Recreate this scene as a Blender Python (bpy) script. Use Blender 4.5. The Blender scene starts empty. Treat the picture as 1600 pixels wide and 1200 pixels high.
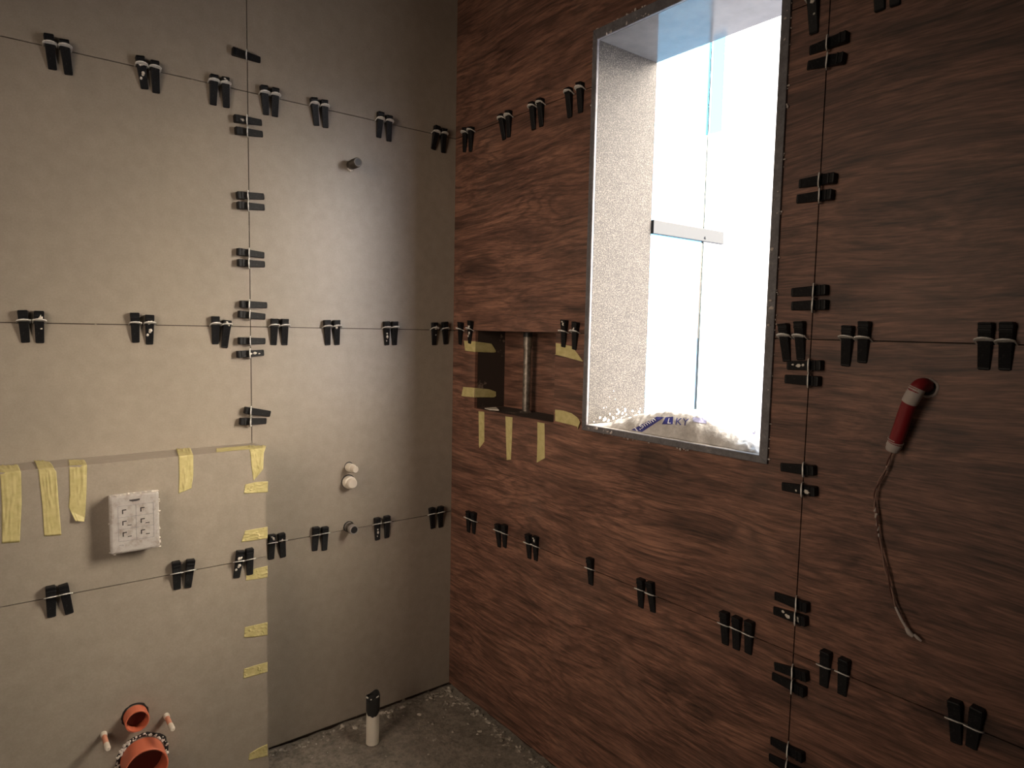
import bpy, bmesh, math, random
from mathutils import Vector, Matrix, Euler, noise
from mathutils.bvhtree import BVHTree
random.seed(7)
C = bpy.context.scene.collection
# ---------------------------------------------------------------- camera
CAM = Vector((-1.18985, -1.83073, 1.20553)); YAW, PIT, ROL, FPX = 0.664838, -0.0822665, 0.0199491, 1046.71
_f = Vector((math.cos(PIT)*math.sin(YAW), math.cos(PIT)*math.cos(YAW), math.sin(PIT)))
_r0 = Vector((math.cos(YAW), -math.sin(YAW), 0)); _u0 = _r0.cross(_f)
_r = math.cos(ROL)*_r0 + math.sin(ROL)*_u0; _u = -math.sin(ROL)*_r0 + math.cos(ROL)*_u0
cd = bpy.data.cameras.new('camera'); cam = bpy.data.objects.new('camera', cd); C.objects.link(cam)
cam.matrix_world = Matrix(((_r.x, _u.x, -_f.x, CAM.x), (_r.y, _u.y, -_f.y, CAM.y), (_r.z, _u.z, -_f.z, CAM.z), (0, 0, 0, 1)))
cd.sensor_width = 36; cd.lens = FPX/1600*36; cd.clip_start = 0.02; cd.clip_end = 200
bpy.context.scene.camera = cam
# ---------------------------------------------------------------- sky, sun, exposure
S = bpy.context.scene
S.view_settings.view_transform = 'Standard'; S.view_settings.look = 'None'
S.view_settings.gamma = 1; S.view_settings.use_curve_mapping = False
S.view_settings.exposure = 0.0
W = bpy.data.worlds.new('sky'); S.world = W; W.use_nodes = True
nt = W.node_tree; nt.nodes.clear()
tc = nt.nodes.new('ShaderNodeTexCoord'); sx = nt.nodes.new('ShaderNodeSeparateXYZ')
nt.links.new(tc.outputs['Generated'], sx.inputs[0])
mr = nt.nodes.new('ShaderNodeMapRange'); mr.inputs[1].default_value = -0.6; mr.inputs[2].default_value = 0.8
nt.links.new(sx.outputs[2], mr.inputs[0])
rp = nt.nodes.new('ShaderNodeValToRGB'); e = rp.color_ramp
e.elements[0].position = 0; e.elements[0].color = (0.30, 0.32, 0.37, 1)
e.elements[1].position = 1; e.elements[1].color = (0.80, 0.92, 1.10, 1)
for p, c in ((.385, (.36, .38, .43, 1)), (.415, (1.05, 1.0, .95, 1)), (.62, (1.1, 1.04, .96, 1))):
    k = e.elements.new(p); k.color = c
nt.links.new(mr.outputs[0], rp.inputs[0])
# bluer towards -y (away from the haze in front of the opening)
mr2 = nt.nodes.new('ShaderNodeMapRange'); mr2.inputs[1].default_value = -0.98; mr2.inputs[2].default_value = -0.72
nt.links.new(sx.outputs[1], mr2.inputs[0])
mx = nt.nodes.new('ShaderNodeMix'); mx.data_type = 'RGBA'; mx.blend_type = 'MULTIPLY'; mx.inputs[0].default_value = 1
cr2 = nt.nodes.new('ShaderNodeMix'); cr2.data_type = 'RGBA'
cr2.inputs[6].default_value = (1.0,1.7,3.6,1); cr2.inputs[7].default_value = (1, 1, 1, 1)
nt.links.new(mr2.outputs[0], cr2.inputs[0]); nt.links.new(rp.outputs[0], mx.inputs[6]); nt.links.new(cr2.outputs[2], mx.inputs[7])
# bright haze around the sun
fl_v = nt.nodes.new('ShaderNodeVectorMath'); fl_v.operation = 'MULTIPLY'; fl_v.inputs[1].default_value = (1, 1, 0); nt.links.new(tc.outputs['Generated'], fl_v.inputs[0])
nm = nt.nodes.new('ShaderNodeVectorMath'); nm.operation = 'NORMALIZE'; nt.links.new(fl_v.outputs[0], nm.inputs[0])
vd = nt.nodes.new('ShaderNodeVectorMath'); vd.operation = 'DOT_PRODUCT'; vd.inputs[1].default_value = Vector((.58,-.80,0)).normalized(); nt.links.new(nm.outputs[0], vd.inputs[0])
pw = nt.nodes.new('ShaderNodeMath'); pw.operation = 'MAXIMUM'; pw.inputs[1].default_value = 0; nt.links.new(vd.outputs['Value'], pw.inputs[0])
p2 = nt.nodes.new('ShaderNodeMath'); p2.operation = 'POWER'; p2.inputs[1].default_value = 12.0; nt.links.new(pw.outputs[0], p2.inputs[0])
gl = nt.nodes.new('ShaderNodeMix'); gl.data_type = 'RGBA'; gl.inputs[6].default_value = (0, 0, 0, 1); gl.inputs[7].default_value = (10.5, 10.5*.86, 10.5*.68, 1); gl.clamp_result = False
er = nt.nodes.new('ShaderNodeValToRGB'); er.color_ramp.elements[0].position = .38; er.color_ramp.elements[0].color = (.12, .12, .12, 1)
er.color_ramp.elements[1].position = .9; er.color_ramp.elements[1].color = (3.0, 3.0, 3.0, 1); k = er.color_ramp.elements.new(.45); k.color = (.5, .5, .5, 1)
nt.links.new(mr.outputs[0], er.inputs[0]); p3 = nt.nodes.new('ShaderNodeMath'); p3.operation = 'MULTIPLY'; nt.links.new(p2.outputs[0], p3.inputs[0]); nt.links.new(er.outputs[0], p3.inputs[1])
nt.links.new(p3.outputs[0], gl.inputs[0])
sm = nt.nodes.new('ShaderNodeMix'); sm.data_type = 'RGBA'; sm.blend_type = 'ADD'; sm.inputs[0].default_value = 1
nt.links.new(mx.outputs[2], sm.inputs[6]); nt.links.new(gl.outputs[2], sm.inputs[7])
bg = nt.nodes.new('ShaderNodeBackground'); bg.inputs[1].default_value = 3.8
nt.links.new(sm.outputs[2], bg.inputs[0]); wo = nt.nodes.new('ShaderNodeOutputWorld'); nt.links.new(bg.outputs[0], wo.inputs[0])
def light(name, kind, **k):
    l = bpy.data.lights.new(name, kind); o = bpy.data.objects.new(name, l); C.objects.link(o)
    for a, b in k.items(): setattr(l, a, b)
    return o
sun = light('sun', 'SUN', energy=3, angle=math.radians(.6), color=(1, .9, .78))
sun.rotation_euler = Vector((-.19, 1, -.10)).to_track_quat('-Z', 'Y').to_euler()
po = light('sky_portal', 'AREA', shape='RECTANGLE', size=.62, size_y=1.1)
po.data.cycles.is_portal = True
po.matrix_world = Matrix(((0, 0, 1, .225), (-1, 0, 0, -.868), (0, 1, 0, 1.43), (0, 0, 0, 1))).to_4x4()
po.rotation_euler = Vector((-1, 0, 0)).to_track_quat('-Z', 'Y').to_euler(); po.location = (.225, -.868, 1.436)
dl = light('side_fill_light', 'AREA', shape='RECTANGLE', size=.8, size_y=1.9, energy=11, color=(1, .80, .62))  # added warm fill lamp before the unseen side wall; no opening behind it
dl.data.spread = math.radians(88); dl.location = (-2.06, -.95, 1.1); dl.rotation_euler = Vector((1, .35, -.3)).to_track_quat('-Z', 'Y').to_euler()
# ---------------------------------------------------------------- helpers
def ray(p):
    return _f + (p[0]-800)/FPX*_r - (p[1]-600)/FPX*_u
def hit(p, axis, val):
    d = ray(p); t = (val-CAM[axis])/d[axis]; return CAM + d*t
def onL(p, n=0): return hit(p, 1, -n)
def onR(p, n=0): return hit(p, 0, -n)
def setp(o, label=None, cat=None, group=None, kind=None):
    if label: o['label'] = label
    if cat: o['category'] = cat
    if group: o['group'] = group
    if kind: o['kind'] = kind
    return o
def obj(name, verts, faces, m, parent=None, smooth=False, bevel=0, mats=None, fmi=None):
    me = bpy.data.meshes.new(name); me.from_pydata([tuple(v) for v in verts], [], faces)
    for x in (mats or [m]): me.materials.append(x)
    if fmi:
        for p, i in zip(me.polygons, fmi): p.material_index = i
    bm = bmesh.new(); bm.from_mesh(me); bmesh.ops.recalc_face_normals(bm, faces=bm.faces); bm.to_mesh(me); bm.free()
    if smooth:
        for p in me.polygons: p.use_smooth = True
    o = bpy.data.objects.new(name, me); C.objects.link(o); o.parent = parent
    if bevel:
        b = o.modifiers.new('bevel', 'BEVEL'); b.width = bevel; b.segments = 2; b.limit_method = 'ANGLE'; b.angle_limit = .6
    return o
def empty(name, loc=(0, 0, 0), mat=None):
    o = bpy.data.objects.new(name, None); C.objects.link(o); o.empty_display_size = .02
    if mat is not None: o.matrix_world = mat
    else: o.location = loc
    return o
class MB:
    def __init__(s): s.v = []; s.f = []; s.i = []
    def add(s, v, f, mi=0):
        b = len(s.v); s.v += [Vector(x) for x in v]; s.f += [tuple(b+k for k in q) for q in f]; s.i += [mi]*len(f)
    def box(s, a, b, mi=0):
        x0, y0, z0 = a; x1, y1, z1 = b
        s.add([(x0,y0,z0),(x1,y0,z0),(x1,y1,z0),(x0,y1,z0),(x0,y0,z1),(x1,y0,z1),(x1,y1,z1),(x0,y1,z1)],
              [(0,3,2,1),(4,5,6,7),(0,1,5,4),(1,2,6,5),(2,3,7,6),(3,0,4,7)], mi)
    def tube(s, rings, n=24, close=True, mi=0):
        """rings: list of (centre, axis, radius)"""
        b = len(s.v); L = []
        up0 = None
        for c, ax, r in rings:
            ax = Vector(ax).normalized()
            if up0 is None: up0 = ax.orthogonal().normalized()
            e1 = (up0 - ax*up0.dot(ax)).normalized(); e2 = ax.cross(e1); up0 = e1
            L.append([Vector(c)+r*(math.cos(2*math.pi*k/n)*e1+math.sin(2*math.pi*k/n)*e2) for k in range(n)])
        v = [p for l in L for p in l]; f = []
        for j in range(len(L)-1):
            for k in range(n):
                f.append((j*n+k, j*n+(k+1) % n, (j+1)*n+(k+1) % n, (j+1)*n+k))
        if close:
            f.append(tuple(range(n))[::-1]); f.append(tuple((len(L)-1)*n+k for k in range(n)))
        s.add(v, f, mi)
    def build(s, name, m, parent=None, **k):
        mats = m if isinstance(m, list) else None
        return obj(name, s.v, s.f, None if mats else m, parent, mats=mats, fmi=s.i if mats else None, **k)
# ---------------------------------------------------------------- materials
def newmat(name, col=(.5, .5, .5), rough=.5, **k):
    m = bpy.data.materials.new(name); m.use_nodes = True; b = m.node_tree.nodes['Principled BSDF']
    b.inputs['Base Color'].default_value = (*col, 1); b.inputs['Roughness'].default_value = rough
    for a, v in k.items(): b.inputs[a.replace('_', ' ')].default_value = v
    return m
class N:
    def __init__(s, m): s.m = m; s.t = m.node_tree; s.b = s.t.nodes['Principled BSDF']
    def n(s, t, **k):
        x = s.t.nodes.new('ShaderNode'+t)
        for a, v in k.items(): setattr(x, a, v)
        return x
    def l(s, a, b): s.t.links.new(a, b)
    def co(s, scale=(1, 1, 1), rot=(0, 0, 0), src=None):
        tc = s.n('TexCoord'); mp = s.n('Mapping'); mp.inputs['Scale'].default_value = scale; mp.inputs['Rotation'].default_value = rot
        s.l(src or tc.outputs['Object'], mp.inputs[0]); return mp.outputs[0]
    def noise(s, co, scale, detail=4, rough=.5, dist=0):
        x = s.n('TexNoise'); x.inputs['Scale'].default_value = scale; x.inputs['Detail'].default_value = detail
        x.inputs['Roughness'].default_value = rough; x.inputs['Distortion'].default_value = dist; s.l(co, x.inputs['Vector']); return x.outputs[0]
    def ramp(s, v, pts):
        x = s.n('ValToRGB'); e = x.color_ramp
        while len(e.elements) < len(pts): e.elements.new(.5)
        for el, (p, c) in zip(e.elements, pts):
            el.position = p; el.color = (*c, 1) if isinstance(c, tuple) else (c, c, c, 1)
        s.l(v, x.inputs[0]); return x.outputs[0]
    def mix(s, f, a, b, mode='MIX'):
        x = s.n('Mix', data_type='RGBA', blend_type=mode)
        for i, q in ((0, f), (6, a), (7, b)):
            if isinstance(q, (int, float)): x.inputs[i].default_value = q if i == 0 else (q, q, q, 1)
            elif isinstance(q, tuple): x.inputs[i].default_value = (*q, 1)
            else: s.l(q, x.inputs[i])
        return x.outputs[2]
    def math(s, op, a, b=0.0):
        x = s.n('Math', operation=op)
        for i, q in ((0, a), (1, b)):
            if isinstance(q, (int, float)): x.inputs[i].default_value = q
            else: s.l(q, x.inputs[i])
        return x.outputs[0]
    def bump(s, h, strength=.3, dist=.001):
        x = s.n('Bump'); x.inputs['Strength'].default_value = strength; x.inputs['Distance'].default_value = dist
        s.l(h, x.inputs['Height']); s.l(x.outputs[0], s.b.inputs['Normal'])
    def col(s, c): s.l(c, s.b.inputs['Base Color'])

beige = newmat('beige_tile', rough=.42); q = N(beige); co = q.co()
a = q.noise(co, 2.2, 5, .6); b_ = q.noise(co, 260, 3, .7); c_ = q.noise(co, 35, 4, .6)
base = q.ramp(a, [(.3, (.285,.246,.203)), (.7, (.34,.293,.24))])
base = q.mix(.35, base, q.ramp(b_, [(.3, .62), (.7, 1.0)]), 'MULTIPLY')
base = q.mix(.6, base, q.ramp(c_, [(.3, .84), (.7, 1.06)]), 'MULTIPLY')
q.col(base); q.bump(b_, .12, .0006)

def wood_mat(name, c1, c2, c3):
    m = newmat(name, rough=.5); q = N(m)
    tc = q.n('TexCoord')
    warp = q.n('TexNoise'); warp.inputs['Scale'].default_value = 2.0; warp.inputs['Detail'].default_value = 1.5
    q.l(q.co((1, 1.2, 2.2)), warp.inputs['Vector'])
    vm = q.n('VectorMath', operation='MULTIPLY_ADD'); q.l(warp.outputs['Color'], vm.inputs[0]); vm.inputs[1].default_value = (.0, .26, .055)
    q.l(tc.outputs['Object'], vm.inputs[2])
    P = vm.outputs[0]
    # knots bend the grain around them
    vo = q.n('TexVoronoi'); vo.inputs['Scale'].default_value = 1.0; vo.inputs['Randomness'].default_value = 1
    q.l(q.co((1, 2.3, 5.6), src=P), vo.inputs['Vector'])
    kd = vo.outputs['Distance']
    pull = q.math('POWER', q.math('MAXIMUM', q.math('SUBTRACT', .55, kd), 0.0), 2.0)
    big = q.noise(q.co((1, .8, 6.5), src=P), 1.3, 3, .5)
    big = q.math('ADD', big, q.math('MULTIPLY', pull, .9))
    rings = q.math('SINE', q.math('MULTIPLY', big, 85.0))
    rings = q.math('MULTIPLY_ADD', rings, .5); rings.node.inputs[2].default_value = .5
    fine = q.noise(q.co((1, 4, 70), src=P), 1.6, 7, .72)
    hair = q.noise(q.co((1, 22, 330), src=P), 1.0, 4, .65)
    mid = q.noise(q.co((1, 2.0, 12), src=P), 1.7, 5, .62)
    base = q.ramp(mid, [(.28, c1), (.5, c2), (.74, c3)])
    base = q.mix(.55, base, q.ramp(rings, [(0, .45), (.35, .95), (1, 1.08)]), 'MULTIPLY')
    base = q.mix(.95, base, q.ramp(fine, [(.34, .38), (.48, .95), (.72, 1.5)]), 'MULTIPLY')
    base = q.mix(.8, base, q.ramp(hair, [(.36, .5), (.6, 1.2)]), 'MULTIPLY')
    kn = q.math('ADD', kd, q.math('MULTIPLY', fine, .16))
    base = q.mix(.75, base, q.ramp(kn, [(.17, .18), (.23, .45), (.33, 1.0)]), 'MULTIPLY')
    ck = q.noise(q.co((1, 1.7, 26), src=P), 1.1, 5, .6)
    base = q.mix(.8, base, q.ramp(ck, [(.30, .30), (.40, 1.0)]), 'MULTIPLY')
    dust = q.noise(q.co((1, 1, 1)), 3.0, 6, .7)
    base = q.mix(q.ramp(dust, [(.52, 0.0), (.8, .22)]), base, (.20, .15, .12))
    q.col(base); q.bump(q.math('ADD', fine, hair), .22, .0005)
    return m
wood = wood_mat('wood_look_tile', (.085,.040,.028), (.160,.077,.052), (.245,.120,.079))
def joint_mat(name, dark, pale, thr):
    m = newmat(name, rough=.9); q = N(m); co = q.co()
    a = q.noise(co, 14, 4, .7); q.col(q.ramp(a, [(thr, dark), (thr+.05, pale)])); return m
joint_l = joint_mat('joint_beige_wall', (.05, .035, .025), (.42, .38, .32), .60)
joint_r = joint_mat('joint_wood_wall', (.03, .018, .012), (.17, .12, .09), .60)
plastic = newmat('black_plastic', (.007, .007, .008), .5, Specular_IOR_Level=.2); q = N(plastic); a = q.noise(q.co(), 300, 3, .6)
q.col(q.mix(1, (.007, .007, .008), q.ramp(a, [(.55, (.007, .007, .008)), (.85, (.035, .034, .032))]), 'LIGHTEN'))
clipm = newmat('white_clip_plastic', (.62, .61, .58), .45, Subsurface_Weight=.0); q = N(clipm); a = q.noise(q.co(), 220, 3, .6); q.col(q.ramp(a, [(.3, (.48, .46, .43)), (.6, (.68, .67, .64))]))
mortar = newmat('dry_mortar', (.62, .58, .52), .95)
tapem = newmat('yellow_masking_tape', (.66, .56, .24), .6); q = N(tapem); a = q.noise(q.co(), 60, 4, .6); q.col(q.ramp(a, [(.3, (.39, .335, .135)), (.7, (.52, .455, .215))])); q.bump(q.noise(q.co((1, 1, 1)), 700, 3, .6), .3, .0005)
granite = newmat('dark_speckled_stone', rough=.6, Specular_IOR_Level=.25); q = N(granite); a = q.noise(q.co(), 330, 4, .75); w_ = q.noise(q.co(), 40, 4, .7)
q.col(q.mix(.5, q.ramp(a, [(.38, (.019, .0175, .0165)), (.5, (.040, .037, .034)), (.62, (.13, .115, .10))]), q.ramp(w_, [(.35, .55), (.7, 1.1)]), 'MULTIPLY')); q.bump(a, .7, .0015)
soff = newmat('polished_grey_stone', (.14, .14, .145), .09, Specular_IOR_Level=.16); q = N(soff); a = q.noise(q.co(), 9, 5, .7)
q.col(q.ramp(a, [(.3, (.10, .10, .105)), (.7, (.15, .15, .155))])); q.l(q.ramp(a, [(.35, .06), (.7, .16)]), q.b.inputs['Roughness'])
framem = newmat('grey_metal_profile', rough=.55); q = N(framem); a = q.noise(q.co(), 28, 5, .75); b_ = q.noise(q.co(), 160, 3, .6)
q.col(q.mix(.5, q.ramp(a, [(.3, (.075, .072, .078)), (.6, (.14, .135, .145)), (.78, (.26, .25, .24))]), q.ramp(b_, [(.3, .6), (.7, 1.2)]), 'MULTIPLY'))
sillm = newmat('pale_dusty_sill', (.5, .46, .4), .7); q = N(sillm); q.col(q.ramp(q.noise(q.co(), 40, 5, .7), [(.3, (.22, .2, .18)), (.7, (.42, .38, .33))]))
plaster = newmat('bare_plaster', (.30, .265, .22), .9)
conc = newmat('rough_concrete', rough=.95); q = N(conc); a = q.noise(q.co(), 7, 6, .7); b_ = q.noise(q.co(), 70, 5, .75)
q.col(q.mix(.75, q.ramp(a, [(.3, (.15, .13, .105)), (.7, (.33, .29, .24))]), q.ramp(b_, [(.35, .45), (.6, 1.1)]), 'MULTIPLY')); q.bump(b_, .8, .006)
chipm = newmat('mortar_chips', rough=.9); q = N(chipm); oi = q.n('ObjectInfo'); a = q.noise(q.co(), 45, 2, .5); q.col(q.ramp(a, [(.35, (.13, .115, .09)), (.5, (.26, .23, .19)), (.68, (.55, .50, .43))]))
orange = newmat('orange_sewer_pipe', (.52, .135, .07), .42); orange_in = orange
pink = newmat('orange_stud', (.52, .22, .14), .5)
whitep = newmat('off_white_plastic', (.66, .61, .52), .4)
capm = newmat('white_cap', (.56, .50, .42), .5)
coverm = newmat('dusty_white_cover', rough=.35); q = N(coverm); a = q.noise(q.co(), 55, 5, .7); q.col(q.ramp(a, [(.28, (.26, .22, .185)), (.5, (.38, .355, .335)), (.8, (.46, .44, .42))]))
ink = newmat('grey_print', (.22, .21, .23), .6); inkd = newmat('dark_print', (.035, .03, .03), .6)
metal = newmat('weathered_galvanised_pipe', rough=.45, Metallic=.7); q = N(metal); a = q.noise(q.co(), 50, 5, .7); q.col(q.ramp(a, [(.35, (.10, .085, .07)), (.6, (.26, .23, .2)), (.75, (.6, .57, .52))]))
dark = newmat('black_rubber_and_hole_shade', (.012, .012, .012), .5)  # rubber parts, and the shade inside bores and holes painted black
brass = newmat('dark_thread', (.07, .06, .05), .4, Metallic=.6)
redm = newmat('red_conduit', (.20, .010, .014), .5)
whites = newmat('white_plaster_crust', (.42, .37, .34), .9)
wire = newmat('brown_wire', (.09, .035, .025), .6)
bagm = newmat('clear_plastic_bag', (.30, .285, .275), .3, Specular_IOR_Level=.6); q = N(bagm); q.col(q.ramp(q.noise(q.co(), 45, 5, .65), [(.35, (.40, .385, .37)), (.65, (.56, .545, .53))])); q.bump(q.noise(q.co(), 90, 4, .6), .5, .004)
bluem = newmat('blue_print', (.03, .035, .20), .5); wprint = newmat('white_print', (.8, .8, .82), .4)
alu = newmat('brushed_aluminium', (.006, .011, .017), .6)
glass = bpy.data.materials.new('blue_tinted_glass'); glass.use_nodes = True; t = glass.node_tree; t.nodes.clear()
o_ = t.nodes.new('ShaderNodeOutputMaterial'); g1 = t.nodes.new('ShaderNodeBsdfTransparent'); g1.inputs[0].default_value = (.47, .80, .98, 1)
g2 = t.nodes.new('ShaderNodeBsdfGlossy'); g2.inputs['Roughness'].default_value = .02; fr = t.nodes.new('ShaderNodeFresnel'); fr.inputs[0].default_value = 1.5
ms = t.nodes.new('ShaderNodeMixShader'); ge = t.nodes.new('ShaderNodeNewGeometry'); mu = t.nodes.new('ShaderNodeMath'); mu.operation = 'MULTIPLY'; iv = t.nodes.new('ShaderNodeMath'); iv.operation = 'SUBTRACT'; iv.inputs[0].default_value = 1; t.links.new(ge.outputs['Backfacing'], iv.inputs[1]); t.links.new(fr.outputs[0], mu.inputs[0]); t.links.new(iv.outputs[0], mu.inputs[1]); t.links.new(mu.outputs[0], ms.inputs[0]); t.links.new(g1.outputs[0], ms.inputs[1]); t.links.new(g2.outputs[0], ms.inputs[2]); t.links.new(ms.outputs[0], o_.inputs[0])
edgem = newmat('green_glass_edge', (.006, .030, .034), .5, Specular_IOR_Level=.1)

# ---------------------------------------------------------------- room shell
T = .010; G = .0011
J_Z = (0.0, .600, 1.197, 1.800, 2.400, 2.600)
WY0, WY1, WZ0, WZ1 = -1.127, -.611, .953, 1.930      # window outer edge of the profile
NY0, NY1, NZ0, NZ1 = -.497, -.125, .956, 1.197       # niche
def tiled(axis, us, uj, holes, z0=.010):
    """slabs of tile, front face on the plane, gaps only on real joints. axis 'L': u = x on plane y=0; 'R': u = y on plane x=0"""
    m = MB()
    us = sorted(set(us)); zs = sorted(set([z0]+[z for z in J_Z if z > 0]+[h[i] for h in holes for i in (2, 3)]))
    for a, b in zip(us, us[1:]):
        for c, d in zip(zs, zs[1:]):
            cu, cz = (a+b)/2, (c+d)/2
            if any(h[0] < cu < h[1] and h[2] < cz < h[3] for h in holes): continue
            a1 = a+G if a in uj else a; b1 = b-G if b in uj else b; I = .0003
            ba = a if a in uj else a+I; bb = b if b in uj else b-I; bc = c if c in J_Z else c+I; bd_ = d if d in J_Z else d-I
            c1 = c+G if c in J_Z else c; d1 = d-G if d in J_Z else d
            if axis == 'L': m.box((a1, 0, c1), (b1, T, d1))
            else: m.box((0, a1, c1), (T, b1, d1))
            th = .21 if (axis == 'L' or cu > WY0) else .09   # the wall is thinner on the far side of the window
            if axis == 'L': m.box((ba, .0035, bc), (bb, .21, bd_), 1)
            else: m.box((.0035, ba, bc), (th, bb, bd_), 1)
    if axis == 'L': m.box((us[0], .012, -.15), (us[-1], .21, z0), 1)
    else: m.box((.012, us[0], -.15), (.09, us[-1], z0), 1)
    return m
m = tiled('L', [-2.1, -1.839, -.639, .0035], [-1.839, -.639], [])
m.box((.0036, 0.0036, -.15), (.21, .21, 2.6), 1)
wl = setp(m.build('wall_left', [beige, joint_l]), kind='structure')
m = tiled('R', [-3.0, -2.399, -1.199, WY0, WY1, NY0, NY1, 0], [-2.399, -1.199], [(WY0, WY1, WZ0, WZ1), (NY0, NY1, NZ0, NZ1)])
wr = setp(m.build('wall_right', [wood, joint_r]), kind='structure')
m = MB(); nd = .116
m.box((nd, NY0-.01, NZ0-.01), (nd+.01, NY1+.01, NZ1+.01))
m.box((.0102, NY0-.009, NZ0-.01), (nd, NY0-.0004, NZ1+.01)); m.box((.0102, NY1+.0004, NZ0-.01), (nd, NY1+.009, NZ1+.01))
m.box((.0102, NY0, NZ0-.01), (nd, NY1, NZ0-.0004)); m.box((.0102, NY0, NZ1+.0004), (nd, NY1, NZ1+.01))
m.build('niche_lining', wood, wr)
m = MB(); m.box((-2.2, -3.0, 0), (-2.1, .0, 2.6)); setp(m.build('wall_side', plaster), kind='structure')
m = MB(); m.box((-2.2, -3.1, 0), (.21, -3.0, 2.6)); setp(m.build('wall_back', plaster), kind='structure')
m = MB(); m.box((-2.2, -3.1, 2.6), (.21, .21, 2.75)); setp(m.build('ceiling', plaster), kind='structure')
# floor with a lumpy raw surface
def fz(x, y):
    return .006*noise.noise(Vector((x*9, y*9, 3)))+.004*noise.noise(Vector((x*28, y*28, 5)))+.0025*noise.noise(Vector((x*70, y*70, 1)))-.004
nx, ny = 150, 210; V = []; F = []
for j in range(ny+1):
    for i in range(nx+1):
        x = -2.1+2.2*i/nx; y = .1-3.1*j/ny; V.append((x, y, fz(x, y)))
for j in range(ny):
    for i in range(nx):
        a = j*(nx+1)+i; F.append((a, a+1, a+nx+2, a+nx+1))
b = len(V); V += [(-2.1, -3, -.1), (.1, -3, -.1), (.1, .1, -.1), (-2.1, .1, -.1)]; F.append((b, b+1, b+2, b+3))
setp(obj('floor', V, F, conc, smooth=True), kind='structure')
# boxed-in cistern wall in front of the beige wall
BX, BD, BZ = -.634, .098, .886
m = MB(); zs = [.012, .6, BZ]
for c, d in zip(zs, zs[1:]):
    m.box((-2.1, -BD, c+(G if c == .6 else 0)), (BX-.0025, -BD+.010, d-(G if d == .6 else .0)))
    m.box((BX-.010, -BD+.0025, c), (BX, 0, d-(G if d == .6 else .0)))
m.box((-2.1, -BD+.003, BZ-.0105), (BX-.001, 0, BZ-.0005))
m.box((-2.1, -BD+.004, .012), (BX-.004, -.0005, BZ-.004), 1)
lw = setp(m.build('trim_1', [beige, joint_l]), kind='structure')

# ---------------------------------------------------------------- window opening
win = setp(empty('window_1', (0, (WY0+WY1)/2, WZ0)), kind='structure')
def wpart(mb, name, mt, **k):
    mb.v = [v-Vector(win.location) for v in mb.v]; return mb.build(name, mt, win, **k)
IY0, IY1, IZ0, IZ1 = -1.109, -.627, .968, 1.905
WD = .214
def bar(name, quad, x0, x1):
    m = MB(); n_ = len(quad)
    m.add([(x0, y, z) for y, z in quad]+[(x1, y, z) for y, z in quad], [(0, 1, 2, 3), (7, 6, 5, 4)]+[(i, i+4, (i+1) % 4+4, (i+1) % 4) for i in range(4)])
    return wpart(m, name, framem, bevel=.0012)
bar('frame_bar', [(WY1, WZ0), (WY1, WZ1), (IY1, IZ1), (IY1, IZ0)], -.006, .002)
bar('frame_bar', [(WY0, WZ0), (IY0, IZ0), (IY0, IZ1), (WY0, WZ1)], -.006, .002)
bar('frame_bar', [(WY1, WZ0), (IY1, IZ0), (IY0, IZ0), (WY0, WZ0)], -.006, .002)
bar('frame_bar', [(WY1, WZ1), (WY0, WZ1), (IY0, IZ1), (IY1, IZ1)], -.006, .002)
for y0, y1 in ((IY1, WY1-.0005), (WY0+.0005, IY0)):
    m = MB(); m.box((.0023, y0, IZ0), (WD if y0 > -1 else .09, y1, IZ1)); wpart(m, 'reveal', granite)
m = MB(); m.box((.0023, WY0+.0005, IZ1+.0002), (WD, WY1-.0005, WZ1-.0005)); wpart(m, 'soffit', soff)
m = MB(); m.box((.0023, WY0+.0005, WZ0+.0005), (WD+.03, WY1-.0005, IZ0-.0002)); wpart(m, 'sill', sillm)
# mortar crumbs along the profile
def crumbs(m, pts, k, r, sp):
    for _ in range(k):
        a, b = random.choice(list(zip(pts, pts[1:]))); t_ = random.random()
        c = Vector(a).lerp(Vector(b), t_)+Vector((0, random.uniform(-sp, sp), random.uniform(-sp, sp)))
        s_ = r*random.uniform(.3, 1.0); blob(m, c, s_, (random.uniform(.4, .8), random.uniform(.6, 2), random.uniform(.5, 1.6)), 1)
ico = None
def blob(m, c, r, sc=(1, 1, 1), sub=1, rnd=.35):
    global ico
    if ico is None:
        ico = {}
        for s_ in (1, 2, 3):
            bm = bmesh.new(); bmesh.ops.create_icosphere(bm, subdivisions=s_, radius=1)
            ico[s_] = ([v.co.copy() for v in bm.verts], [tuple(v.index for v in f.verts) for f in bm.faces]); bm.free()
    V, F = ico[sub]; sd = Vector((random.random()*50, random.random()*50, 0)); c = Vector(c)
    m.add([c+Vector((v.x*sc[0], v.y*sc[1], v.z*sc[2]))*r*(1+rnd*noise.noise(v*1.7+sd)*2) for v in V], F)
m = MB()
crumbs(m, [(-.004, WY1+.001, 1.75), (-.004, WY1+.001, WZ1), (-.004, -.78, WZ1+.001)], 26, .003, .002)
crumbs(m, [(-.007, -.66, IZ1+.004), (-.007, -.80, IZ1+.004)], 12, .003, .003)
crumbs(m, [(-.003, WY0-.001, 1.9), (-.003, WY0-.001, .96)], 46, .0022, .002)
crumbs(m, [(-.003, WY1, .955), (-.003, -.95, .951)], 26, .0028, .002)
crumbs(m, [(-.007, -.63, .962), (-.007, -.73, .959)], 9, .004, .003)
crumbs(m, [(-.007, WY0+.008, 1.9), (-.007, WY0+.008, 1.0)], 12, .003, .004)
for _ in range(34):
    blob(m, (random.uniform(.02, .2), IY1-.0005, .972+abs(random.gauss(0, .014))), random.uniform(.0012, .0035), (1.6, .4, 1.2))
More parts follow.
